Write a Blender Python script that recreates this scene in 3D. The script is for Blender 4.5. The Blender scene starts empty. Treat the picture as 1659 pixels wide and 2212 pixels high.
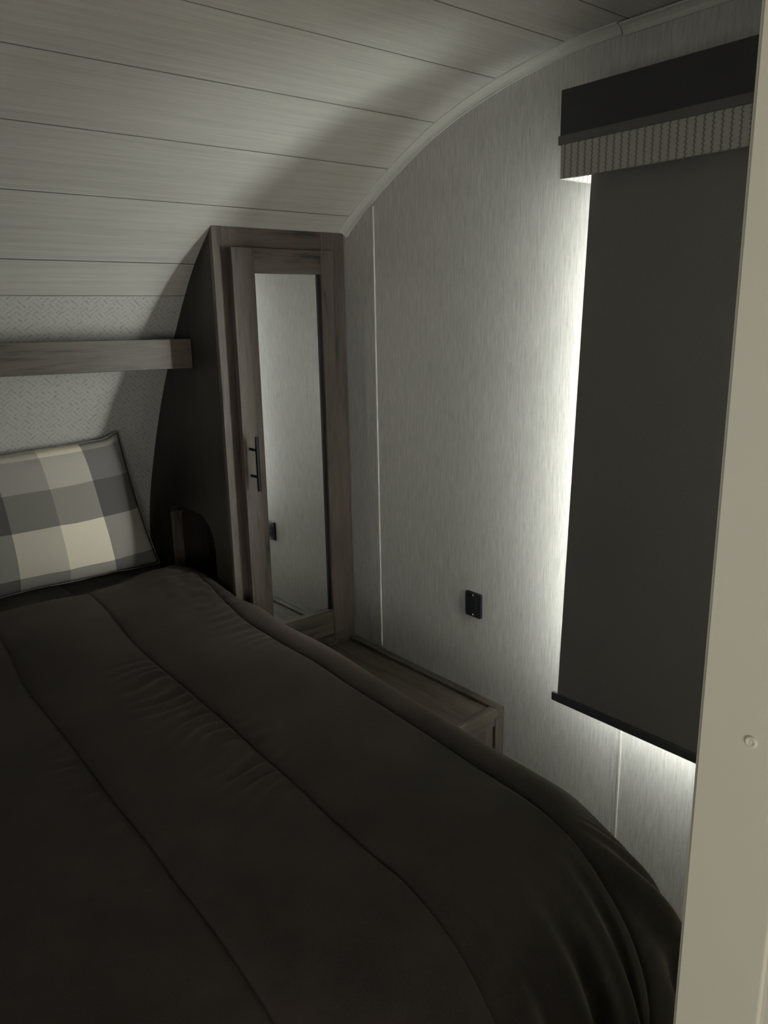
import bpy, bmesh, math, random
from mathutils import Vector, Matrix, noise
random.seed(4)
C = bpy.context.scene.collection
SC = bpy.context.scene

# ------------------------------------------------------------------ camera
cam_d = bpy.data.cameras.new('camera'); cam = bpy.data.objects.new('camera', cam_d); C.objects.link(cam)
SC.camera = cam
r = Vector((0.77247141, -0.63477261, -0.01875277)); u = Vector((0.16791766, 0.17568659, 0.97001953)); f = Vector((0.61244721, 0.75246127, -0.2423024))
M = Matrix(((r.x, u.x, -f.x, 0), (r.y, u.y, -f.y, 0), (r.z, u.z, -f.z, 0), (0, 0, 0, 1)))
cam.matrix_world = M
cam_d.sensor_fit = 'VERTICAL'; cam_d.sensor_height = 24.0
cam_d.lens = 24.0 * 1692.25 / 2212.0
cam_d.clip_start = 0.02; cam_d.clip_end = 50

# ------------------------------------------------------------------ world, lights, exposure
SC.view_settings.view_transform = 'Standard'; SC.view_settings.look = 'None'
SC.view_settings.gamma = 1; SC.view_settings.use_curve_mapping = False
SC.view_settings.exposure = 0.16
w = bpy.data.worlds.new('world'); SC.world = w; w.use_nodes = True
w.node_tree.nodes['Background'].inputs[0].default_value = (1.0, 0.97, 0.86, 1)
w.node_tree.nodes['Background'].inputs[1].default_value = 0.13

def area(name, loc, target, sx, sy, power, col):
    d = bpy.data.lights.new(name, 'AREA'); d.shape = 'RECTANGLE'; d.size = sx; d.size_y = sy; d.energy = power; d.color = col
    o = bpy.data.objects.new(name, d); C.objects.link(o); o.location = loc
    o.rotation_euler = (Vector(target) - Vector(loc)).to_track_quat('-Z', 'Y').to_euler()
    return o
area('daylight_right_window', (2.35, 0.75, -0.35), (1.7, 0.75, -0.35), 2.4, 2.4, 830, (1.0, 0.985, 0.97))
area('fill_left', (-1.05, 1.0, -0.35), (1.6, 1.6, 0.95), 0.5, 0.8, 7, (1.0, 0.97, 0.93))  # unseen fill lamp added outside the left wall, aimed up towards the ceiling
area('daylight_living_area', (-0.62, -1.2, -0.5), (1.0, 2.0, 0.45), 1.0, .9, 17, (1.0, 0.955, 0.91))

# ------------------------------------------------------------------ materials
def mat(name):
    m = bpy.data.materials.new(name); m.use_nodes = True
    nt = m.node_tree; b = nt.nodes['Principled BSDF']
    return m, nt, b
def N(nt, t, **k):
    n = nt.nodes.new(t)
    for a, v in k.items(): setattr(n, a, v)
    return n
def coords(nt, scale, kind='Object', rot=(0, 0, 0)):
    tc = N(nt, 'ShaderNodeTexCoord'); mp = N(nt, 'ShaderNodeMapping')
    mp.inputs['Scale'].default_value = scale; mp.inputs['Rotation'].default_value = rot
    nt.links.new(tc.outputs[kind], mp.inputs[0]); return mp.outputs[0]
def nz(nt, vec, scale=1, detail=4, rough=.6, dist=0):
    n = N(nt, 'ShaderNodeTexNoise'); n.inputs['Scale'].default_value = scale; n.inputs['Detail'].default_value = detail
    n.inputs['Roughness'].default_value = rough; n.inputs['Distortion'].default_value = dist
    nt.links.new(vec, n.inputs['Vector']); return n.outputs['Fac']
def ramp(nt, fac, stops, interp='LINEAR'):
    n = N(nt, 'ShaderNodeValToRGB'); cr = n.color_ramp; cr.interpolation = interp
    while len(cr.elements) < len(stops): cr.elements.new(0.5)
    for e, (p, c) in zip(cr.elements, stops): e.position = p; e.color = (*c, 1) if len(c) == 3 else c
    nt.links.new(fac, n.inputs[0]); return n.outputs[0]
def mathn(nt, op, a, b=None, c=None):
    n = N(nt, 'ShaderNodeMath', operation=op)
    for i, v in enumerate((a, b, c)):
        if v is None: continue
        if isinstance(v, (int, float)): n.inputs[i].default_value = v
        else: nt.links.new(v, n.inputs[i])
    return n.outputs[0]
def mixc(nt, mode, fac, a, b):
    n = N(nt, 'ShaderNodeMix', data_type='RGBA', blend_type=mode)
    for i, v in ((0, fac), (6, a), (7, b)):
        if isinstance(v, (int, float)): n.inputs[i].default_value = v
        elif isinstance(v, tuple): n.inputs[i].default_value = (*v, 1)
        else: nt.links.new(v, n.inputs[i])
    return n.outputs[2]
def bump(nt, b, h, strength, dist):
    n = N(nt, 'ShaderNodeBump'); n.inputs['Strength'].default_value = strength; n.inputs['Distance'].default_value = dist
    nt.links.new(h, n.inputs['Height']); nt.links.new(n.outputs[0], b.inputs['Normal'])
def plain(name, col, rough=.6, metal=0.0, spec=.5):
    m, nt, b = mat(name); b.inputs['Base Color'].default_value = (*col, 1)
    b.inputs['Roughness'].default_value = rough; b.inputs['Metallic'].default_value = metal
    b.inputs['Specular IOR Level'].default_value = spec
    v = coords(nt, (60, 60, 60)); n = nz(nt, v, 3, 3)
    bump(nt, b, n, .08, .001); return m
def lin(name, ca, cb, sc, rough, bs, bd, spec=.5, sc2=None):
    """streaky linen / brushed wallpaper: noise stretched along one axis"""
    m, nt, b = mat(name)
    n1 = nz(nt, coords(nt, sc), 1, 5, .7); n2 = nz(nt, coords(nt, sc2 or tuple(s * .22 for s in sc)), 1, 3, .6)
    s = mathn(nt, 'ADD', mathn(nt, 'MULTIPLY', n1, .65), mathn(nt, 'MULTIPLY', n2, .35))
    nt.links.new(ramp(nt, s, [(.36, ca), (.64, cb)]), b.inputs['Base Color'])
    b.inputs['Roughness'].default_value = rough; b.inputs['Specular IOR Level'].default_value = spec
    bump(nt, b, s, bs, bd); return m
M_wall = lin('linen_wallpaper', (.36, .352, .328), (.57, .556, .52), (300, 300, 20), .40, .4, .0010, .6, (130, 130, 9))
M_plank = lin('brushed_ceiling_plank', (.45, .43, .395), (.60, .58, .535), (5, 300, 300), .42, .2, .0008)
M_groove = plain('ceiling_groove', (.07, .065, .055), .8)
M_trim = plain('white_vinyl_trim', (.56, .55, .50), .35)
M_jamb = plain('painted_jamb', (.545, .52, .415), .5)

def herring():
    m, nt, b = mat('herringbone_wallpaper')
    tc = N(nt, 'ShaderNodeTexCoord'); sp = N(nt, 'ShaderNodeSeparateXYZ'); nt.links.new(tc.outputs['UV'], sp.inputs[0])
    wob = nz(nt, coords(nt, (45, 45, 45), 'UV'), 1, 3)
    wv = mathn(nt, 'MULTIPLY', mathn(nt, 'SUBTRACT', wob, .5), .012)
    x = mathn(nt, 'ADD', sp.outputs[0], wv); y = mathn(nt, 'ADD', sp.outputs[1], wv)
    a = mathn(nt, 'DIVIDE', mathn(nt, 'ADD', x, y), .052); c = mathn(nt, 'DIVIDE', mathn(nt, 'SUBTRACT', x, y), .052)
    par = mathn(nt, 'MODULO', mathn(nt, 'ABSOLUTE', mathn(nt, 'ADD', mathn(nt, 'FLOOR', a), mathn(nt, 'FLOOR', c))), 2)
    sa = mathn(nt, 'PINGPONG', mathn(nt, 'MULTIPLY', a, 2.5), .5); sc_ = mathn(nt, 'PINGPONG', mathn(nt, 'MULTIPLY', c, 2.5), .5)
    mx = N(nt, 'ShaderNodeMix', data_type='FLOAT'); nt.links.new(par, mx.inputs[0]); nt.links.new(sa, mx.inputs[2]); nt.links.new(sc_, mx.inputs[3])
    br = nz(nt, coords(nt, (70, 70, 70), 'UV'), 1, 3)
    v = mathn(nt, 'ADD', mathn(nt, 'MULTIPLY', mx.outputs[0], .9), mathn(nt, 'MULTIPLY', br, .9))
    nt.links.new(ramp(nt, v, [(.40, (.36, .35, .325)), (.62, (.54, .53, .495))]), b.inputs['Base Color'])
    b.inputs['Roughness'].default_value = .5; bump(nt, b, v, .25, .0008); return m
M_front = herring()

def wood(name, axis, dark=(.024, .019, .0155), light=(.125, .100, .079), rough=.5):
    m, nt, b = mat(name)
    s1 = [38, 38, 38]; s1[axis] = 2.4; s2 = [9, 9, 9]; s2[axis] = 1.3; s3 = [210, 210, 210]; s3[axis] = 9
    n1 = nz(nt, coords(nt, s1), 1, 7, .68, .9); n2 = nz(nt, coords(nt, s2), 1, 4, .6, 1.3); n3 = nz(nt, coords(nt, s3), 1, 3, .6)
    s = mathn(nt, 'ADD', mathn(nt, 'ADD', mathn(nt, 'MULTIPLY', n1, .4), mathn(nt, 'MULTIPLY', n2, .42)), mathn(nt, 'MULTIPLY', n3, .18))
    mid = tuple(d * .45 + l * .55 for d, l in zip(dark, light))
    nt.links.new(ramp(nt, s, [(.40, dark), (.47, mid), (.60, light)]), b.inputs['Base Color'])
    b.inputs['Roughness'].default_value = rough; bump(nt, b, s, .2, .0008); return m
M_woodv = wood('grey_oak_vertical_grain', 2); M_woodh = wood('grey_oak_horizontal_grain', 0); M_woody = wood('grey_oak_lengthwise_grain', 1, (.03, .024, .018), (.12, .098, .076))
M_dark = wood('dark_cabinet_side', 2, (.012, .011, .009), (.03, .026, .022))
M_black = plain('black_metal', (.012, .013, .016), .35, .6)
M_plate = plain('black_plastic', (.018, .019, .022), .35)
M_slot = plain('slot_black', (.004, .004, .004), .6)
M_screw = plain('bright_screw', (.85, .85, .82), .35, 0.3)
M_mirror = plain('mirror_silver', (.93, .95, .94), .02, 1.0)
for nd in list(M_mirror.node_tree.nodes):
    if nd.type == 'BUMP': M_mirror.node_tree.nodes.remove(nd)
M_blind = lin('blackout_blind_front', (.135, .129, .116), (.165, .157, .142), (700, 700, 700), .62, .3, .0004)
M_blindback = plain('blackout_blind_back', (.88, .88, .87), .7)
M_bar = plain('blind_bar', (.05, .055, .06), .4)
M_vinyl = plain('valance_dark_vinyl', (.026, .026, .026), .5)
M_gimp = plain('valance_grey_band', (.095, .092, .088), .6)
M_mattress = plain('mattress_ticking', (.5, .49, .46), .8)
M_floor = wood('vinyl_plank_floor', 1, (.08, .065, .05), (.2, .17, .14))
M_glass, nt, b = mat('window_glass'); b.inputs['Roughness'].default_value = .03; b.inputs['Base Color'].default_value = (.02, .02, .02, 1)
_tr = nt.nodes.new('ShaderNodeBsdfTransparent'); _tr.inputs[0].default_value = (.93, .96, .95, 1); _mx = nt.nodes.new('ShaderNodeMixShader'); _mx.inputs[0].default_value = .08
nt.links.new(_tr.outputs[0], _mx.inputs[1]); nt.links.new(b.outputs[0], _mx.inputs[2]); nt.links.new(_mx.outputs[0], nt.nodes['Material Output'].inputs[0])

def stripe_fabric():
    m, nt, b = mat('striped_valance_fabric')
    tc = N(nt, 'ShaderNodeTexCoord'); sp = N(nt, 'ShaderNodeSeparateXYZ'); nt.links.new(tc.outputs['UV'], sp.inputs[0])
    zig = mathn(nt, 'MULTIPLY', mathn(nt, 'SUBTRACT', mathn(nt, 'PINGPONG', mathn(nt, 'MULTIPLY', sp.outputs[1], 100), .5), .25), .007)
    t = mathn(nt, 'PINGPONG', mathn(nt, 'DIVIDE', mathn(nt, 'ADD', sp.outputs[0], zig), .0198), .5)
    wn = nz(nt, coords(nt, (900, 900, 1), 'UV'), 1, 2)
    t2 = mathn(nt, 'ADD', t, mathn(nt, 'MULTIPLY', mathn(nt, 'SUBTRACT', wn, .5), .12))
    nt.links.new(ramp(nt, t2, [(.05, (.15, .138, .11)), (.12, (.34, .325, .29)), (.5, (.38, .365, .33))]), b.inputs['Base Color'])
    b.inputs['Roughness'].default_value = .85; bump(nt, b, wn, .4, .0006); return m
M_stripe = stripe_fabric()

def comforter_mat():
    m, nt, b = mat('brown_brushed_comforter')
    n1 = nz(nt, coords(nt, (7, 7, 7)), 1, 5, .6); n2 = nz(nt, coords(nt, (420, 420, 420)), 1, 3, .6)
    s = mathn(nt, 'ADD', mathn(nt, 'MULTIPLY', n1, .6), mathn(nt, 'MULTIPLY', n2, .4))
    nt.links.new(ramp(nt, s, [(.38, (.019, .0143, .0113)), (.62, (.034, .0262, .021))]), b.inputs['Base Color'])
    b.inputs['Roughness'].default_value = .85; b.inputs['Specular IOR Level'].default_value = .25
    b.inputs['Sheen Weight'].default_value = .2; b.inputs['Sheen Roughness'].default_value = .5
    b.inputs['Sheen Tint'].default_value = (.5, .42, .36, 1)
    bump(nt, b, n2, .3, .0006); return m
M_comf = comforter_mat()

def plaid():
    m, nt, b = mat('plaid_pillow_fabric')
    tc = N(nt, 'ShaderNodeTexCoord'); sp = N(nt, 'ShaderNodeSeparateXYZ'); nt.links.new(tc.outputs['UV'], sp.inputs[0])
    d1 = (.165, .158, .152); li = (.97, .90, .74); mi = (.46, .43, .38); d2 = (.11, .108, .107); bl = (.42, .40, .38)
    V = ramp(nt, sp.outputs[0], [(0, mi), (.05, d2), (.285, mi), (.52, li), (.755, d1)], 'CONSTANT')
    Hh = ramp(nt, sp.outputs[1], [(0, (.22, .21, .2)), (.125, li), (.465, d1), (.735, bl), (.955, li)], 'CONSTANT')
    mul = mixc(nt, 'MULTIPLY', 1.0, V, Hh)
    g = N(nt, 'ShaderNodeGamma'); g.inputs[1].default_value = .54; nt.links.new(mul, g.inputs[0])
    wv = nz(nt, coords(nt, (260, 700, 1), 'UV'), 1, 3); wr = ramp(nt, wv, [(.38, (.80, .80, .80)), (.62, (1, 1, 1))])
    nt.links.new(mixc(nt, 'MULTIPLY', 1.0, g.outputs[0], wr), b.inputs['Base Color'])
    b.inputs['Roughness'].default_value = .85; b.inputs['Specular IOR Level'].default_value = .2
    bump(nt, b, wv, .4, .0008); return m
M_plaid = plaid()
M_piping = plain('pillow_grey_edge', (.24, .23, .22), .85)

# ------------------------------------------------------------------ helpers
def prop(o, label=None, cat=None, group=None, kind=None):
    if label: o['label'] = label
    if cat: o['category'] = cat
    if group: o['group'] = group
    if kind: o['kind'] = kind
    return o
def thing(name, loc, label, cat, group=None):
    o = bpy.data.objects.new(name, None); C.objects.link(o); o.location = loc; o.empty_display_size = .1
    return prop(o, label, cat, group)
def wloc(o):
    v = Vector((0, 0, 0))
    while o: v += o.location; o = o.parent
    return v
def obj(name, bm, mats, parent=None, smooth=False, kind=None):
    if parent is not None: bmesh.ops.translate(bm, vec=-wloc(parent), verts=bm.verts)
    me = bpy.data.meshes.new(name); bm.to_mesh(me); bm.free()
    for m_ in (mats if isinstance(mats, (list, tuple)) else [mats]): me.materials.append(m_)
    if smooth:
        for p in me.polygons: p.use_smooth = True
    o = bpy.data.objects.new(name, me); C.objects.link(o)
    if parent is not None: o.parent = parent
    if kind: o['kind'] = kind
    return o
def origin_to(o, loc):
    """move a top-level mesh's origin without moving it"""
    d = Vector(loc) - o.location
    o.data.transform(Matrix.Translation(-d)); o.location = loc
def B(x0, x1, y0, y1, z0, z1, bev=0.0, seg=2, bm=None):
    t = bmesh.new(); bmesh.ops.create_cube(t, size=1)
    for v in t.verts:
        v.co = Vector(((x0 + x1) / 2 + v.co.x * (x1 - x0), (y0 + y1) / 2 + v.co.y * (y1 - y0), (z0 + z1) / 2 + v.co.z * (z1 - z0)))
    if bev: bmesh.ops.bevel(t, geom=t.edges[:] , offset=bev, segments=seg, affect='EDGES', profile=.5)
    if bm is None: return t
    me = bpy.data.meshes.new('t'); t.to_mesh(me); t.free(); bm.from_mesh(me); bpy.data.meshes.remove(me); return bm
def cyl(p0, p1, rad, n=20, bm=None, bev=0):
    t = bmesh.new(); p0 = Vector(p0); p1 = Vector(p1); d = p1 - p0
    bmesh.ops.create_cone(t, cap_ends=True, segments=n, radius1=rad, radius2=rad, depth=d.length)
    if bev:
        es = [e for e in t.edges if any(len(fc.verts) > 4 for fc in e.link_faces)]
        bmesh.ops.bevel(t, geom=es, offset=bev, segments=2, affect='EDGES', profile=.5)
    bmesh.ops.transform(t, matrix=Matrix.Translation((p0 + p1) / 2) @ d.to_track_quat('Z', 'Y').to_matrix().to_4x4(), verts=t.verts)
    if bm is None: return t
    me = bpy.data.meshes.new('t'); t.to_mesh(me); t.free(); bm.from_mesh(me); bpy.data.meshes.remove(me); return bm
def prism_yz(pts, x0, x1, bm=None):
    """extrude a (y,z) outline from x0 to x1"""
    t = bm or bmesh.new()
    a = [t.verts.new((x0, y, z)) for y, z in pts]; c = [t.verts.new((x1, y, z)) for y, z in pts]
    t.faces.new(a); t.faces.new(list(reversed(c)))
    for i in range(len(pts)):
        j = (i + 1) % len(pts); t.faces.new((a[j], a[i], c[i], c[j]))
    bmesh.ops.recalc_face_normals(t, faces=t.faces[:]); return t
def rrect(y0, y1, z0, z1, rr, n=5):
    P = []
    for cy, cz, a0 in ((y1 - rr, z1 - rr, 0), (y0 + rr, z1 - rr, 90), (y0 + rr, z0 + rr, 180), (y1 - rr, z0 + rr, 270)):
        for i in range(n + 1):
            a = math.radians(a0 + 90 * i / n); P.append((cy + rr * math.cos(a), cz + rr * math.sin(a)))
    return P

# ------------------------------------------------------------------ roof profile (y, z): flat, then curving down into the front cap
KEY = [(-.3, .674), (.6, .674), (1.1, .674), (1.415, .668), (1.652, .635), (1.903, .568), (2.126, .469), (2.345, .345), (2.412, .297), (2.552, .183),
       (2.640, .088), (2.756, -.060), (2.916, -.300), (3.054, -.565), (3.138, -.790), (3.160, -1.016), (3.165, -1.30), (3.165, -1.72)]
def catmull(K, n=14):
    out = []
    for i in range(len(K) - 1):
        p0 = K[max(i - 1, 0)]; p1 = K[i]; p2 = K[i + 1]; p3 = K[min(i + 2, len(K) - 1)]
        def tj(a, b_): return max(math.hypot(b_[0] - a[0], b_[1] - a[1]), 1e-4) ** .5
        t0 = 0; t1 = t0 + tj(p0, p1); t2 = t1 + tj(p1, p2); t3 = t2 + tj(p2, p3)
        for k in range(n):
            t = t1 + (t2 - t1) * k / n; q = []
            for c in (0, 1):
                A1 = p0[c] if i == 0 else (t1 - t) / (t1 - t0) * p0[c] + (t - t0) / (t1 - t0) * p1[c]
                if i == 0: A1 = p1[c]
                A2 = (t2 - t) / (t2 - t1) * p1[c] + (t - t1) / (t2 - t1) * p2[c]
                A3 = (t3 - t) / (t3 - t2) * p2[c] + (t - t2) / (t3 - t2) * p3[c] if i < len(K) - 2 else p2[c]
                B1 = (t2 - t) / (t2 - t0) * A1 + (t - t0) / (t2 - t0) * A2 if i else A2
                B2 = (t3 - t) / (t3 - t1) * A2 + (t - t1) / (t3 - t1) * A3 if i < len(K) - 2 else A2
                q.append((t2 - t) / (t2 - t1) * B1 + (t - t1) / (t2 - t1) * B2)
            out.append(tuple(q))
    out.append(K[-1]); return out
PROF = catmull(KEY)
ARC = [0]
for a, c in zip(PROF, PROF[1:]): ARC.append(ARC[-1] + math.hypot(c[0] - a[0], c[1] - a[1]))
def at_arc(s):
    s = min(max(s, 0), ARC[-1])
    for i in range(len(ARC) - 1):
        if ARC[i + 1] >= s:
            t = (s - ARC[i]) / (ARC[i + 1] - ARC[i]); a, c = PROF[i], PROF[i + 1]
            d = Vector((c[0] - a[0], c[1] - a[1])).normalized()
            return a[0] + (c[0] - a[0]) * t, a[1] + (c[1] - a[1]) * t, (-d.y, d.x)      # outward normal (away from the room)
    return (*PROF[-1], (1, 0))
def s_of_y(y):
    for i in range(len(PROF) - 1):
        if PROF[i][0] <= y <= PROF[i + 1][0]: return ARC[i] + (y - PROF[i][0]) / (PROF[i + 1][0] - PROF[i][0]) * (ARC[i + 1] - ARC[i])
def roof_z(y):
    for a, c in zip(PROF, PROF[1:]):
        if a[0] <= y <= c[0]: return a[1] + (y - a[0]) / max(c[0] - a[0], 1e-6) * (c[1] - a[1])
    return PROF[0][1]
def sheet(s0, s1, x0, x1, near, far, step=.03, bev=0):
    """curved slab following the roof profile between arc lengths s0..s1, near/far = offsets along the outward normal, UV in metres"""
    bm = bmesh.new(); uv = bm.loops.layers.uv.new('UVMap')
    n = max(1, int((s1 - s0) / step)); rows = []
    ss = [s0 + (s1 - s0) * i / n for i in range(n + 1)]
    if bev: ss = [s0, s0 + bev] + ss[1:-1] + [s1 - bev, s1]
    for k, s in enumerate(ss):
        y, z, nn = at_arc(s); nr = near + (bev if bev and k in (0, len(ss) - 1) else 0)
        rows.append([bm.verts.new((x0, y + nn[0] * nr, z + nn[1] * nr)), bm.verts.new((x1, y + nn[0] * nr, z + nn[1] * nr)),
                     bm.verts.new((x1, y + nn[0] * far, z + nn[1] * far)), bm.verts.new((x0, y + nn[0] * far, z + nn[1] * far))])
    for i in range(len(rows) - 1):
        a, c = rows[i], rows[i + 1]
        for k in range(4):
            fc = bm.faces.new((a[k], a[(k + 1) % 4], c[(k + 1) % 4], c[k]))
            for lp in fc.loops:
                row = i if lp.vert in a else i + 1
                lp[uv].uv = (lp.vert.co.x, ss[row])
    bm.faces.new(rows[0]); bm.faces.new(list(reversed(rows[-1])))
    bmesh.ops.recalc_face_normals(bm, faces=bm.faces[:]); return bm

XL, XR = -.78, 1.80
# ------------------------------------------------------------------ structure
ys = [.62, .93, 1.235, 1.415, 1.652, 1.903, 2.126, 2.345, 2.552]
S_END = s_of_y(2.645)
ceil = obj('ceiling', sheet(0, S_END, XL - .04, XR + .06, .0014, .03), M_groove, kind='structure')
sg = [s_of_y(-.29), s_of_y(-.06), s_of_y(.16), s_of_y(.39)] + [s_of_y(y) for y in ys] + [S_END]
for i in range(len(sg) - 1):
    obj('plank', sheet(sg[i] + .0021, sg[i + 1] - .0021, XL, XR, 0, .0016), M_plank, ceil, smooth=False)
front = obj('wall_front', sheet(S_END + .0008, ARC[-1], XL - .04, XR + .06, 0, .03), M_front, kind='structure')
floor = obj('floor', B(XL - .04, XR + .04, -.3, 3.2, -1.76, -1.72), M_floor, kind='structure')

WY0, WY1, WZ0, WZ1 = .56, 1.165, -1.00, .28
def side_wall(x0, x1, wy0, wy1, wz0, wz1):
    bm = bmesh.new()
    yy = sorted(set([-.3, wy0, wy1] + [round(-.3 + .06 * i, 4) for i in range(58)] + [3.15]))
    yy = [y for y in yy if y <= 3.15]
    for a, c in zip(yy, yy[1:]):
        ta, tc = roof_z(a) + .012, roof_z(c) + .012
        inw = a >= wy0 - 1e-6 and c <= wy1 + 1e-6
        segs = [(-1.72, -1.72, wz0, wz0), (wz1, wz1, ta, tc)] if inw else [(-1.72, -1.72, wz0, wz0), (wz0, wz0, wz1, wz1), (wz1, wz1, ta, tc)]
        if not inw and min(ta, tc) < wz1 + .001: segs = [(-1.72, -1.72, wz0, wz0), (wz0, wz0, ta, tc)]
        if min(ta, tc) < wz0 + .001: segs = [(-1.72, -1.72, ta, tc)]
        for za0, zc0, za1, zc1 in segs:
            bm.faces.new([bm.verts.new(p) for p in ((x0, a, za0), (x0, c, zc0), (x0, c, zc1), (x0, a, za1))])
    bmesh.ops.remove_doubles(bm, verts=bm.verts, dist=1e-4)
    ex = bmesh.ops.extrude_face_region(bm, geom=bm.faces[:])
    for v in ex['geom']:
        if isinstance(v, bmesh.types.BMVert): v.co.x = x1
    bmesh.ops.recalc_face_normals(bm, faces=bm.faces[:]); return bm
wr = obj('wall_right', side_wall(XR, XR + .04, WY0, WY1, WZ0, WZ1), M_wall, kind='structure')
wl = obj('wall_left', side_wall(XL, XL - .04, .75, 1.25, -.65, .15), M_wall, kind='structure')
# vertical seam battens on the right wall (one by the wardrobe, one below the blind)
def batten(y0, y1, z0, z1, t=.0028):
    bm = B(XR - t, XR, y0, y1, z0, z1)
    o = obj('batten', bm, M_wall, wr)
    obj('bead', B(XR - t - .0028, XR, y0 - .0035, y0 + .0025, z0, z1, .001, 2), M_trim, o); return o
bt = batten(2.238, 2.300, -1.258, roof_z(2.27) - .022)
bt2 = batten(1.150, 1.176, -1.70, WZ0 - .01, .0016)
for y, z in ((1.60, -.137), (1.70, .335), (1.622, .0)):
    obj('nail_head', cyl((XR, y, z), (XR - .0018, y, z), .0026, 10, bev=.0006), M_trim, wr)
# window: recess lining, frame and glass
win = obj('window_1', B(XR - .006, XR, WY0 - .025, WY1 + .025, WZ1, WZ1 + .025, .002), M_trim, kind='structure')
fb = bmesh.new()
for a in ((WY0 - .025, WY1 + .025, WZ0 - .025, WZ0), (WY0 - .025, WY0, WZ0, WZ1), (WY1, WY1 + .012, WZ0, WZ1)): B(XR - .006, XR, *a, .002, 1, fb)
obj('window_frame', fb, M_trim, win)
obj('pane', B(XR + .028, XR + .032, WY0, WY1, WZ0, WZ1), M_glass, win)
win2 = obj('window_2', B(XL, XL + .006, .73, 1.27, .15, .175, .002), M_trim, kind='structure')
obj('pane', B(XL - .032, XL - .028, .75, 1.25, -.65, .15), M_glass, win2)
# partition with the doorway the camera looks through
pb = prism_yz([(.19, -1.72), (.258, -1.72), (.258, .672), (.19, .672)], .5, XR)
bmesh.ops.bevel(pb, geom=[e for e in pb.edges if abs(e.verts[0].co.x - .5) < 1e-4 and abs(e.verts[1].co.x - .5) < 1e-4 and abs(e.verts[0].co.z - e.verts[1].co.z) > 1], offset=.004, segments=3, affect='EDGES')
part = obj('wall_partition', pb, M_jamb, kind='structure')
sc = bmesh.new(); cx, cy, cz = .5, .2180, -.2895
for k, (rr, dx) in enumerate([(.0046, .0), (.0043, .0009), (.0034, .0016), (.0024, .0014), (.0017, .0005), (.0012, .0008), (.0004, .0009)]):
    ring = [sc.verts.new((cx - dx, cy + rr * math.cos(2 * math.pi * i / 24), cz + rr * math.sin(2 * math.pi * i / 24))) for i in range(24)]
    if k:
        for i in range(24): sc.faces.new((prev[i], prev[(i + 1) % 24], ring[(i + 1) % 24], ring[i]))
    prev = ring
sc.faces.new(prev); bmesh.ops.recalc_face_normals(sc, faces=sc.faces[:])
obj('screw_cap', sc, M_jamb, part, smooth=True)
obj('wall_partition_left', prism_yz([(.19, -1.72), (.258, -1.72), (.258, .672), (.19, .672)], XL, -.22), M_jamb, kind='structure')

# ceiling / wall cove trim following the roof curve
def cove(s0, s1, wd=.026, off=0.0):
    bm = bmesh.new(); sec = [(wd, -.001), (wd, .003), (wd * .62, .006), (wd * .32, .013), (.005, .020), (.005, .0245), (.0, .0245)]
    n = max(2, int((s1 - s0) / .03)); rows = []
    for i in range(n + 1):
        y, z, nn = at_arc(s0 + (s1 - s0) * i / n)
        rows.append([bm.verts.new((XR - dx, y - nn[0] * (dn + off), z - nn[1] * (dn + off))) for dx, dn in sec] + [bm.verts.new((XR, y, z))])
    for a, c in zip(rows, rows[1:]):
        for k in range(len(a)): bm.faces.new((a[k], a[(k + 1) % len(a)], c[(k + 1) % len(a)], c[k]))
    bm.faces.new(rows[0]); bm.faces.new(list(reversed(rows[-1])))
    bmesh.ops.recalc_face_normals(bm, faces=bm.faces[:]); return bm
obj('trim_1', cove(s_of_y(1.262), s_of_y(2.410)), M_trim, kind='structure')
obj('trim_2', cove(s_of_y(.26), s_of_y(1.258), .024, .004), M_trim, kind='structure')

# ------------------------------------------------------------------ wardrobe
FX0, FX1, FY, FT, FB = 1.269, 1.798, 2.414, .296, -1.268
wd = thing('wardrobe', (1.53, 2.6, FB), 'tall grey oak corner wardrobe with a long mirrored door and dark curved side', 'wardrobe')
# side panel with curved back and a cubby cut-out at its foot
ptsb = [(FY + .02, -1.08), (FY + .02, roof_z(FY + .02) - .002)]
s = s_of_y(FY + .02)
while True:
    s += .03; y, z, nn = at_arc(s)
    if z < -1.08: break
    ptsb.append((y - nn[0] * .002, z - nn[1] * .002))
ptsb.append((y - .002, -1.08))
arch = [(2.925, -1.08), (2.925, -.745)]
for i in range(1, 6): a = math.radians(90 * i / 5); arch.append((2.895 + .03 * math.cos(a), -.735 + .03 * math.sin(a)))
for i in range(1, 9): a = math.radians(90 + 90 * i / 8); arch.append((2.68 + .13 * math.cos(a), -.835 + .13 * math.sin(a)))
arch.append((2.55, -1.08))
sp_ = prism_yz(ptsb + arch, FX0, FX0 + .035)
prism_yz([(FY + .02, FB), (3.158, FB), (3.158, -1.08), (FY + .02, -1.08)], FX0, FX0 + .035, sp_)
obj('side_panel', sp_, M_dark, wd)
rv = bmesh.new()
B(FX0 + .001, FX0 + .047, 2.920, 2.9245, -1.07, -.748, 0, 1, rv)
obj('cubby_liner', rv, M_woodv, wd)
cb = bmesh.new()
B(FX0 + .25, FX0 + .26, 2.50, 2.98, -1.10, -.66, 0, 1, cb); B(FX0 + .036, FX0 + .25, 2.97, 2.98, -1.10, -.66, 0, 1, cb)
B(FX0 + .036, FX0 + .25, 2.50, 2.51, -1.10, -.66, 0, 1, cb); B(FX0 + .036, FX0 + .25, 2.51, 2.97, -.67, -.66, 0, 1, cb); B(FX0 + .036, FX0 + .25, 2.51, 2.97, -1.10, -1.09, 0, 1, cb)
obj('cubby', cb, M_dark, wd)
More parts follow.
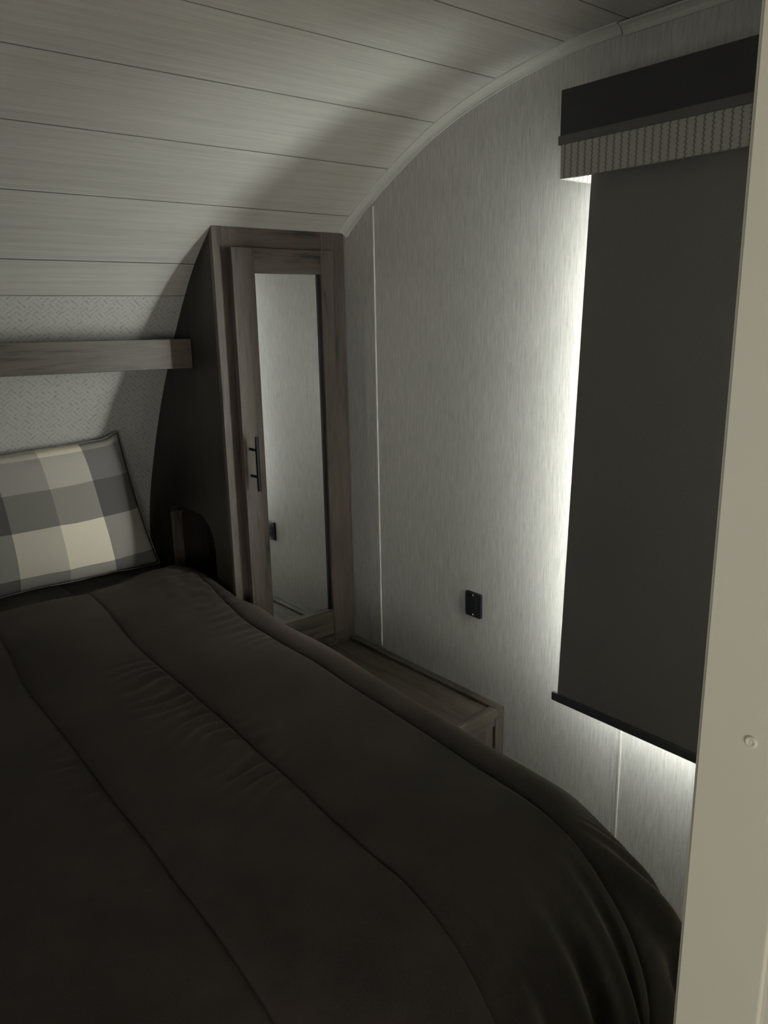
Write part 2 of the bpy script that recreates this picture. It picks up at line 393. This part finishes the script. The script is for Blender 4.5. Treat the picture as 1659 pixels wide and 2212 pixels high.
# face frame
obj('stile', B(FX0, FX0 + .058, FY, FY + .02, FB, FT, .001, 1), M_woodv, wd)
obj('stile', B(FX1 - .10, FX1, FY, FY + .02, FB, FT, .001, 1), M_woodv, wd)
obj('top_rail', B(FX0 + .058, FX1 - .10, FY + .0008, FY + .02, .17, FT, .001, 1), M_woodh, wd)
obj('bottom_rail', B(FX0 + .058, FX1 - .10, FY + .0008, FY + .02, FB, -1.13, .001, 1), M_woodh, wd)
# door, standing a little proud of the frame
DY0, DY1 = 2.370, 2.394
dr = obj('door', B(1.3125, 1.716, DY1 - .004, DY1, -1.212, .227), M_woodv, wd)
obj('door_stile', B(1.3125, 1.396, DY0, DY1 - .004, -1.212, .227, .0012, 1), M_woodv, dr)
obj('door_stile', B(1.664, 1.716, DY0, DY1 - .004, -1.212, .227, .0012, 1), M_woodv, dr)
obj('door_rail', B(1.396, 1.664, DY0 + .0006, DY1 - .004, .148, .227, .001, 1), M_woodh, dr)
obj('door_rail', B(1.396, 1.664, DY0 + .0006, DY1 - .004, -1.212, -1.112, .001, 1), M_woodh, dr)
obj('mirror', B(1.396, 1.664, DY1 - .0075, DY1 - .004, -1.112, .148), M_mirror, dr)
obj('mirror_reveal_shade', B(1.6535, 1.664, DY1 - .0125, DY1 - .0074, -1.112, .148), M_slot, dr)  # black strip painting in the dark reflection of the recess edge
hb = cyl((1.338, 2.322, -.390), (1.338, 2.322, -.578), .0068, 18, bev=.0008)
cyl((1.338, 2.322, -.4365), (1.338, DY0, -.4365), .0048, 14, hb); cyl((1.338, 2.322, -.530), (1.338, DY0, -.530), .0048, 14, hb)
hd = obj('handle', hb, M_black, dr, smooth=False); hd['label'] = 'black metal bar handle'
obj('plinth', B(FX0 + .005, FX1, FY + .01, 3.15, -1.72, FB), M_woodv, wd)
obj('spacer', B(1.32, 1.70, DY1, FY, -.2, -.17), M_dark, wd)

# ------------------------------------------------------------------ headboard shelf
sh = thing('headboard_shelf', (.25, 2.66, -.11), 'narrow grey oak shelf with a thick front fascia above the pillow, ending at the wardrobe', 'shelf')
fz = bmesh.new(); x0, x1 = -.24, 1.2675
def fas(y0, y1, dz0, dz1):
    vs = []
    for x, t in ((x0, .018), (x1, 0)):
        vs += [fz.verts.new((x, y0, dz0 + t)), fz.verts.new((x, y1, dz0 + t)), fz.verts.new((x, y1, dz1 + t)), fz.verts.new((x, y0, dz1 + t))]
    a, c = vs[:4], vs[4:]
    for k in range(4): fz.faces.new((a[k], a[(k + 1) % 4], c[(k + 1) % 4], c[k]))
    fz.faces.new(a); fz.faces.new(list(reversed(c)))
fas(2.617, 2.637, -.1655, -.064)
bmesh.ops.recalc_face_normals(fz, faces=fz.faces[:]); bmesh.ops.bevel(fz, geom=fz.edges[:], offset=.0012, segments=1, affect='EDGES')
obj('fascia', fz, M_woodh, sh)
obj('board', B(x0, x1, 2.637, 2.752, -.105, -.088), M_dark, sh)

# ------------------------------------------------------------------ bedside cabinet against the right wall
cab = thing('bedside_cabinet', (1.57, 2.0, -1.72), 'low long grey oak cabinet with a raised rim between bed and right wall', 'cabinet')
CX0, CX1, CY0, CY1, CT = 1.345, 1.799, 1.594, 2.405, -1.268
obj('top_panel', B(CX0 + .02, CX1 - .032, CY0 + .036, CY1 - .002, CT - .03, CT - .012), M_woody, cab)
obj('rim', B(CX1 - .032, CX1, CY0 + .0, CY1, CT - .03, CT, .002), M_woody, cab)
obj('rim', B(CX0, CX1 - .033, CY0, CY0 + .036, CT - .03, CT, .002), M_woodh, cab)
obj('rim', B(CX0, CX0 + .03, CY0 + .037, CY1, CT - .03, CT, .002), M_woody, cab)
obj('body', B(CX0 + .004, CX1 - .002, CY0 + .016, CY1, -1.72, CT - .031), M_woodv, cab)
obj('post', B(CX1 - .042, CX1 - .001, CY0 + .001, CY0 + .015, -1.72, CT - .031, .001, 1), M_woodv, cab)
obj('post', B(CX0 + .004, CX0 + .045, CY0 + .001, CY0 + .015, -1.72, CT - .031, .001, 1), M_woodv, cab)
obj('end_rail', B(CX0 + .046, CX1 - .043, CY0 + .003, CY0 + .015, CT - .058, CT - .031, .001, 1), M_woodh, cab)
obj('end_panel', B(CX0 + .048, CX1 - .048, CY0 + .007, CY0 + .0155, -1.70, CT - .060, .001, 1), M_woodv, cab)

# ------------------------------------------------------------------ blind
bl = thing('roller_blind', (1.67, .9, -1.1), 'long black blackout roller blind pulled down over the window, daylight round its edges', 'blind')
bm = bmesh.new(); nY, nZ = 8, 20
BT, BBt = .39, -1.061
def blind_layer(x, mi, flip):
    g = []
    for j in range(nZ + 1):
        t = j / nZ; z = BT + (BBt - BT) * t; yl = 1.237 + .044 * t
        g.append([bm.verts.new((x, .50 + (yl - .50) * i / nY, z)) for i in range(nY + 1)])
    for j in range(nZ):
        for i in range(nY):
            q = [g[j][i], g[j][i + 1], g[j + 1][i + 1], g[j + 1][i]]
            fc = bm.faces.new(q if flip else q[::-1]); fc.material_index = mi
    return g
ga = blind_layer(1.6695, 0, True); gb = blind_layer(1.6705, 1, False)
for j in range(nZ):
    bm.faces.new((ga[j][nY], ga[j + 1][nY], gb[j + 1][nY], gb[j][nY])); bm.faces.new((ga[j][0], gb[j][0], gb[j + 1][0], ga[j + 1][0]))
obj('shade_fabric', bm, [M_blind, M_blindback], bl)
obj('bottom_bar', B(1.6635, 1.6765, .49, 1.299, -1.0805, -1.055, .003), M_bar, bl)
obj('roller', cyl((1.6875, .50, .405), (1.6875, 1.24, .405), .0165, 20), M_bar, bl, smooth=False)

# ------------------------------------------------------------------ valance
va = thing('window_valance', (1.735, .9, .32), 'boxed window valance with dark vinyl top and striped fabric lower band', 'valance')
VX, VY0, VY1 = 1.630, .44, 1.305
def ushape(xf, y0, y1, z0, z1, t, uvl=False):
    bm = bmesh.new(); uv = bm.loops.layers.uv.new('UVMap')
    P = [(XR - .001, y1), (xf, y1), (xf, y0), (XR - .001, y0)]; Q = [(XR - .001, y1 - t), (xf + t, y1 - t), (xf + t, y0 + t), (XR - .001, y0 + t)]
    L = [0, P[0][0] - xf, P[0][0] - xf + y1 - y0, 2 * (P[0][0] - xf) + y1 - y0]
    V = {}
    for k in range(4):
        for nm, pp in (('o', P), ('i', Q)):
            for zi, z in ((0, z0), (1, z1)): V[nm, k, zi] = (bm.verts.new((*pp[k], z)), L[k], z)
    def F_(*ks):
        fc = bm.faces.new([V[k][0] for k in ks])
        for lp, k in zip(fc.loops, ks): lp[uv].uv = (V[k][1], V[k][2] + (.004 if k[0] == 'i' else 0))
    for k in range(3):
        F_(('o', k, 0), ('o', k + 1, 0), ('o', k + 1, 1), ('o', k, 1)); F_(('i', k, 0), ('i', k, 1), ('i', k + 1, 1), ('i', k + 1, 0))
        F_(('o', k, 0), ('i', k, 0), ('i', k + 1, 0), ('o', k + 1, 0)); F_(('o', k, 1), ('o', k + 1, 1), ('i', k + 1, 1), ('i', k, 1))
    F_(('o', 0, 0), ('o', 0, 1), ('i', 0, 1), ('i', 0, 0)); F_(('o', 3, 0), ('i', 3, 0), ('i', 3, 1), ('o', 3, 1))
    bmesh.ops.recalc_face_normals(bm, faces=bm.faces[:]); return bm
obj('upper_band', ushape(VX, VY0, VY1, .411, .5115, .014), M_vinyl, va)
gbm = ushape(VX - .003, VY0 - .003, VY1 + .003, .3915, .411, .014)
obj('grey_band', gbm, M_gimp, va)
obj('striped_band', ushape(VX + .002, VY0 + .002, VY1 - .002, .3148, .3915, .012), M_stripe, va)
obj('top_board', B(VX + .014, XR - .001, VY0 + .014, VY1 - .014, .492, .504), M_dark, va)

# ------------------------------------------------------------------ outlet
oy, oz = 1.739, -.947
ou = thing('wall_outlet', (XR, oy, oz), 'small black outlet plate with two bright screws on the right wall', 'outlet')
pm = prism_yz(rrect(oy - .037, oy + .037, oz - .0435, oz + .0435, .008), XR, XR - .0075)
bmesh.ops.bevel(pm, geom=[e for e in pm.edges if all(abs(v.co.x - (XR - .0075)) < 1e-5 for v in e.verts)], offset=.0022, segments=3, affect='EDGES')
obj('cover_plate', pm, M_plate, ou)
ins = prism_yz(rrect(oy - .016, oy + .016, oz - .024, oz + .024, .004), XR - .0076, XR - .0086)
obj('insert', ins, M_plate, ou)
for dz in (-.0105, .0105):
    obj('socket_slot', B(XR - .0089, XR - .0084, oy - .009, oy + .009, oz + dz - .0035, oz + dz + .0035, .0008, 1), M_slot, ou)
for dz in (-.0345, .0345):
    obj('screw', cyl((XR - .0072, oy - .001, oz + dz), (XR - .0086, oy - .001, oz + dz), .0026, 12, bev=.0005), M_screw, ou)

# ------------------------------------------------------------------ bed
bed = thing('bed', (.51, 1.9, -1.72), 'wide bed standing against the curved front wall under a brown comforter', 'bed')
obj('base', B(-.2, 1.18, .92, 3.15, -1.72, -1.33, .004), M_dark, bed)
mb = B(-.22, 1.20, .90, 3.13, -1.33, -1.075, .10, 5)
obj('mattress', mb, M_mattress, bed, smooth=True)

# comforter: a quilted sheet draped over the mattress
OX1, OX0 = 1.312, -.30          # outer silhouette
RS, RF, RC = .125, .33, .05      # rounding over the sides and over the foot
ix0, ix1, iy0 = OX0 + RS + RC, OX1 - RS - RC, .985 + RC
SEAMS = [-.60, -.19, .14, .475, .805, 1.175, 1.56, 1.95]
def sst(a, b_, x):
    t = min(max((x - a) / (b_ - a), 0), 1); return t * t * (3 - 2 * t)
def seam_x(k, b_):
    n = noise.noise(Vector((k * 3.1, b_ * 1.3, 0)))
    return SEAMS[k] + .012 * n + .004 * noise.noise(Vector((k * 5.7, b_ * 7, 1))) + .05 * sst(2.1, 2.9, b_)
def comf(a, b_):
    # puff between seams
    k = 0
    xs = [seam_x(j, b_) for j in range(len(SEAMS))]
    while k < len(xs) - 2 and a > xs[k + 1]: k += 1
    t = (a - xs[k]) / (xs[k + 1] - xs[k]); t = min(max(t, 0), 1); e = min(t, 1 - t) * 2
    wdt = (xs[k + 1] - xs[k]); dd = min(t, 1 - t) * wdt
    puff = .015 * (1 - (1 - e) ** 2) + .0085 * (1 - math.exp(-dd / .007))
    puff *= 1 - .5 * sst(2.3, 2.8, b_)
    zt = -.952 - .030 * sst(2.72, 2.9, b_) - .052 * sst(2.1, .75, b_) - .022 + .03 * sst(2.05, 2.5, b_) * (1 - sst(2.65, 2.95, b_))
    # small gathers beside the seams
    wr_ = 0
    for (sa, side, b0, b1, ln, amp) in ((4, -1, 1.15, 2.15, .20, .0036), (5, -1, 1.85, 2.75, .16, .0018), (4, 1, 1.3, 1.7, .08, .002), (3, -1, 1.3, 1.9, .10, .0018), (5, 1, 2.3, 2.9, .09, .0014)):
        dx = (a - xs[sa]) * side
        if 0 < dx < ln:
            env = sst(0, .02, dx) * (1 - sst(ln * .25, ln, dx)) * sst(b0, b0 + .25, b_) * (1 - sst(b1 - .25, b1, b_))
            ph = b_ + dx * (.35 if side < 0 else -.3) + .055 * noise.noise(Vector((a * 6, b_ * 5, 3)))
            wr_ += amp * env * (math.sin(ph * 2 * math.pi / .052) + .6 * math.sin(ph * 2 * math.pi / .083 + 1))
    lump = .006 * noise.noise(Vector((a * 4, b_ * 3, 5)))
    # drape
    qx = min(max(a, ix0), ix1); qy = max(b_, iy0)
    vx, vy = a - qx, b_ - qy; L = math.hypot(vx, vy)
    x, y, z = a, b_, zt
    nx, ny, nz_ = 0, 0, 1
    if L > RC:
        d = L - RC; ux, uy = vx / L, vy / L
        R_ = ((abs(ux) / RS) ** 4 + (abs(uy) / RF) ** 4) ** (-1 / 4)
        if d < R_ * math.pi / 2: th = d / R_; off = R_ * math.sin(th); dz = R_ * (1 - math.cos(th))
        else: th = math.pi / 2; off = R_; dz = R_ + d - R_ * math.pi / 2
        x = qx + ux * (RC + off); y = qy + uy * (RC + off); z = zt - dz
        nx, ny, nz_ = ux * math.sin(th), uy * math.sin(th), math.cos(th)
        # folds, strongest round the foot corners
        cor = abs(ux * uy) * 2
        foot = max(0, -uy)
        ang = math.atan2(-uy, abs(ux))
        s_ = (ang * .43 if cor > 0 else 0) + (a if uy < -.98 else 0)
        lat = a * .55 + ang * .42
        lat = a * foot + (ang * .33 if cor > 0 else 0)
        fa = sst(.10, .50, d) * (.017 * foot * sst(.72, 1.12, a) + .004 * foot + .014 * sst(.15, .8, cor))
        fold = fa * (math.sin(lat * 2 * math.pi / .105 + .6 + 1.3 * noise.noise(Vector((lat * 4, d * 1.2, 7)))) + .45 * (1 - sst(.1, .7, cor)) * math.sin(lat * 2 * math.pi / .057 + 2.0 * d))
        sidef = .004 * sst(.05, .3, d) * abs(ux) * math.sin(b_ * 2 * math.pi / .31 + 2 * noise.noise(Vector((b_ * 2, 0, 9))))
        fold += .042 * sst(.03, .36, d) * sst(0, .9, cor) + .07 * max(0, d - .25) * (.4 + .6 * foot)
        hh = puff * (1 - .35 * sst(.2, .6, d)) + wr_ + lump + fold + sidef
    else: hh = puff + wr_ + lump
    x += nx * hh; y += ny * hh; z += nz_ * hh
    # against the wardrobe corner it is pushed in and crumples up
    if y > 2.27:
        lim = 1.262; k2 = sst(2.27, 2.37, y)
        if x > lim - .03: x = x * (1 - k2) + min(x, lim - .03 + (x - lim + .03) * .25) * k2
        x = min(x, lim + (1 - k2) * .06)
    if b_ > 2.3: z += (.028 * sst(2.3, 2.6, b_) * sst(.95, 1.15, a) + .006 * noise.noise(Vector((a * 20, b_ * 16, 2))) * sst(.98, 1.15, a)) * (1 - sst(1.2, 1.35, a))
    return (x, y, z)
bm = bmesh.new(); nA, nB = 460, 590
TS = []
for k in range(len(SEAMS) - 1):
    w_ = SEAMS[k + 1] - SEAMS[k]; q = 0; L_ = [0]
    while q < w_ / 2:
        q += .0022 if q < .012 else (.004 if q < .03 else .0050); L_.append(q)
    L_ = [v for v in L_ if v < w_ / 2 - .002] + [w_ / 2]
    TS.append([v / w_ for v in L_] + [1 - v / w_ for v in reversed(L_[1:-1])])
bb = [-.02 + (3.135 + .02) * j / nB for j in range(nB + 1)]
g = []
for b_ in bb:
    xs = [seam_x(k, b_) for k in range(len(SEAMS))]
    row = [xs[k] + t * (xs[k + 1] - xs[k]) for k in range(len(SEAMS) - 1) for t in TS[k]] + [xs[-1]]
    g.append([bm.verts.new(comf(a, b_)) for a in row])
nA = len(g[0]) - 1
for j in range(nB):
    for i in range(nA): bm.faces.new((g[j][i], g[j][i + 1], g[j + 1][i + 1], g[j + 1][i]))
bad = [v for v in bm.verts if v.co.z < -1.70]
bmesh.ops.delete(bm, geom=bad, context='VERTS')
cf = obj('comforter', bm, M_comf, smooth=True)
origin_to(cf, (.51, 1.8, -1.0))
prop(cf, 'dark brown channel-quilted comforter draped over the bed with folds at its foot', 'comforter')

# ------------------------------------------------------------------ pillow
BR, TR, TL, BL = Vector((1.200, 2.925, -.945)), Vector((1.100, 2.955, -.424)), Vector((.44, 2.955, -.452)), Vector((.455, 2.925, -.945))
pl = thing('pillow', (.83, 2.94, -.945), 'grey and cream plaid pillow leaning against the front wall below the shelf', 'pillow')
bm = bmesh.new(); uv = bm.loops.layers.uv.new('UVMap'); n = 44
def pil(uu, vv, sgn):
    pu = 1 - abs(2 * uu - 1) ** 2.6; pv = 1 - abs(2 * vv - 1) ** 2.6
    th = .082 * max(pu, 0) ** .55 * max(pv, 0) ** .55
    # edges pull in between the corners
    ku = (1 - (2 * vv - 1) ** 2) * .016; kv = (1 - (2 * uu - 1) ** 2) * .014
    u2 = uu + ku * (1 - 2 * uu) ; v2 = vv + kv * (1 - 2 * vv) * (1 if vv > .5 else .3)
    p = BL.lerp(BR, u2).lerp(TL.lerp(TR, u2), v2)
    ear = math.exp(-((1 - uu) ** 2 + (1 - vv) ** 2) / .0028); p.z += .016 * ear; p.x -= .004 * ear
    p += Vector((0, .004 * noise.noise(p * 9), .003 * noise.noise(p * 11)))
    p.y += sgn * th * (1.0 if sgn < 0 else .45) - .012
    return p
for sgn in (-1, 1):
    G = [[bm.verts.new(pil(i / n, j / n, sgn)) for i in range(n + 1)] for j in range(n + 1)]
    for j in range(n):
        for i in range(n):
            fc = bm.faces.new((G[j][i], G[j][i + 1], G[j + 1][i + 1], G[j + 1][i]))
            for lp, (di, dj) in zip(fc.loops, ((0, 0), (1, 0), (1, 1), (0, 1))): lp[uv].uv = ((i + di) / n, (j + dj) / n)
bmesh.ops.remove_doubles(bm, verts=bm.verts, dist=.0008); bmesh.ops.recalc_face_normals(bm, faces=bm.faces[:])
obj('cover', bm, M_plaid, pl, smooth=True)
# seam welt round the edge
bm = bmesh.new(); path = []
for i in range(n): path.append(pil(i / n, 0, -1))
for i in range(n): path.append(pil(1, i / n, -1))
for i in range(n): path.append(pil(1 - i / n, 1, -1))
for i in range(n): path.append(pil(0, 1 - i / n, -1))
rings = []
for k, p in enumerate(path):
    t = (path[(k + 1) % len(path)] - path[k - 1]).normalized(); s1 = t.cross(Vector((0, 1, 0))).normalized(); s2 = t.cross(s1)
    p2 = p + Vector((0, .004, 0)) + s1 * .002 * noise.noise(p * 30)
    rings.append([bm.verts.new(p2 + s1 * .0042 * math.cos(q * math.pi / 3) + s2 * .0042 * math.sin(q * math.pi / 3)) for q in range(6)])
for k in range(len(rings)):
    a, c = rings[k], rings[(k + 1) % len(rings)]
    for q in range(6): bm.faces.new((a[q], a[(q + 1) % 6], c[(q + 1) % 6], c[q]))
bmesh.ops.recalc_face_normals(bm, faces=bm.faces[:])
obj('seam_edge', bm, M_piping, pl, smooth=True)
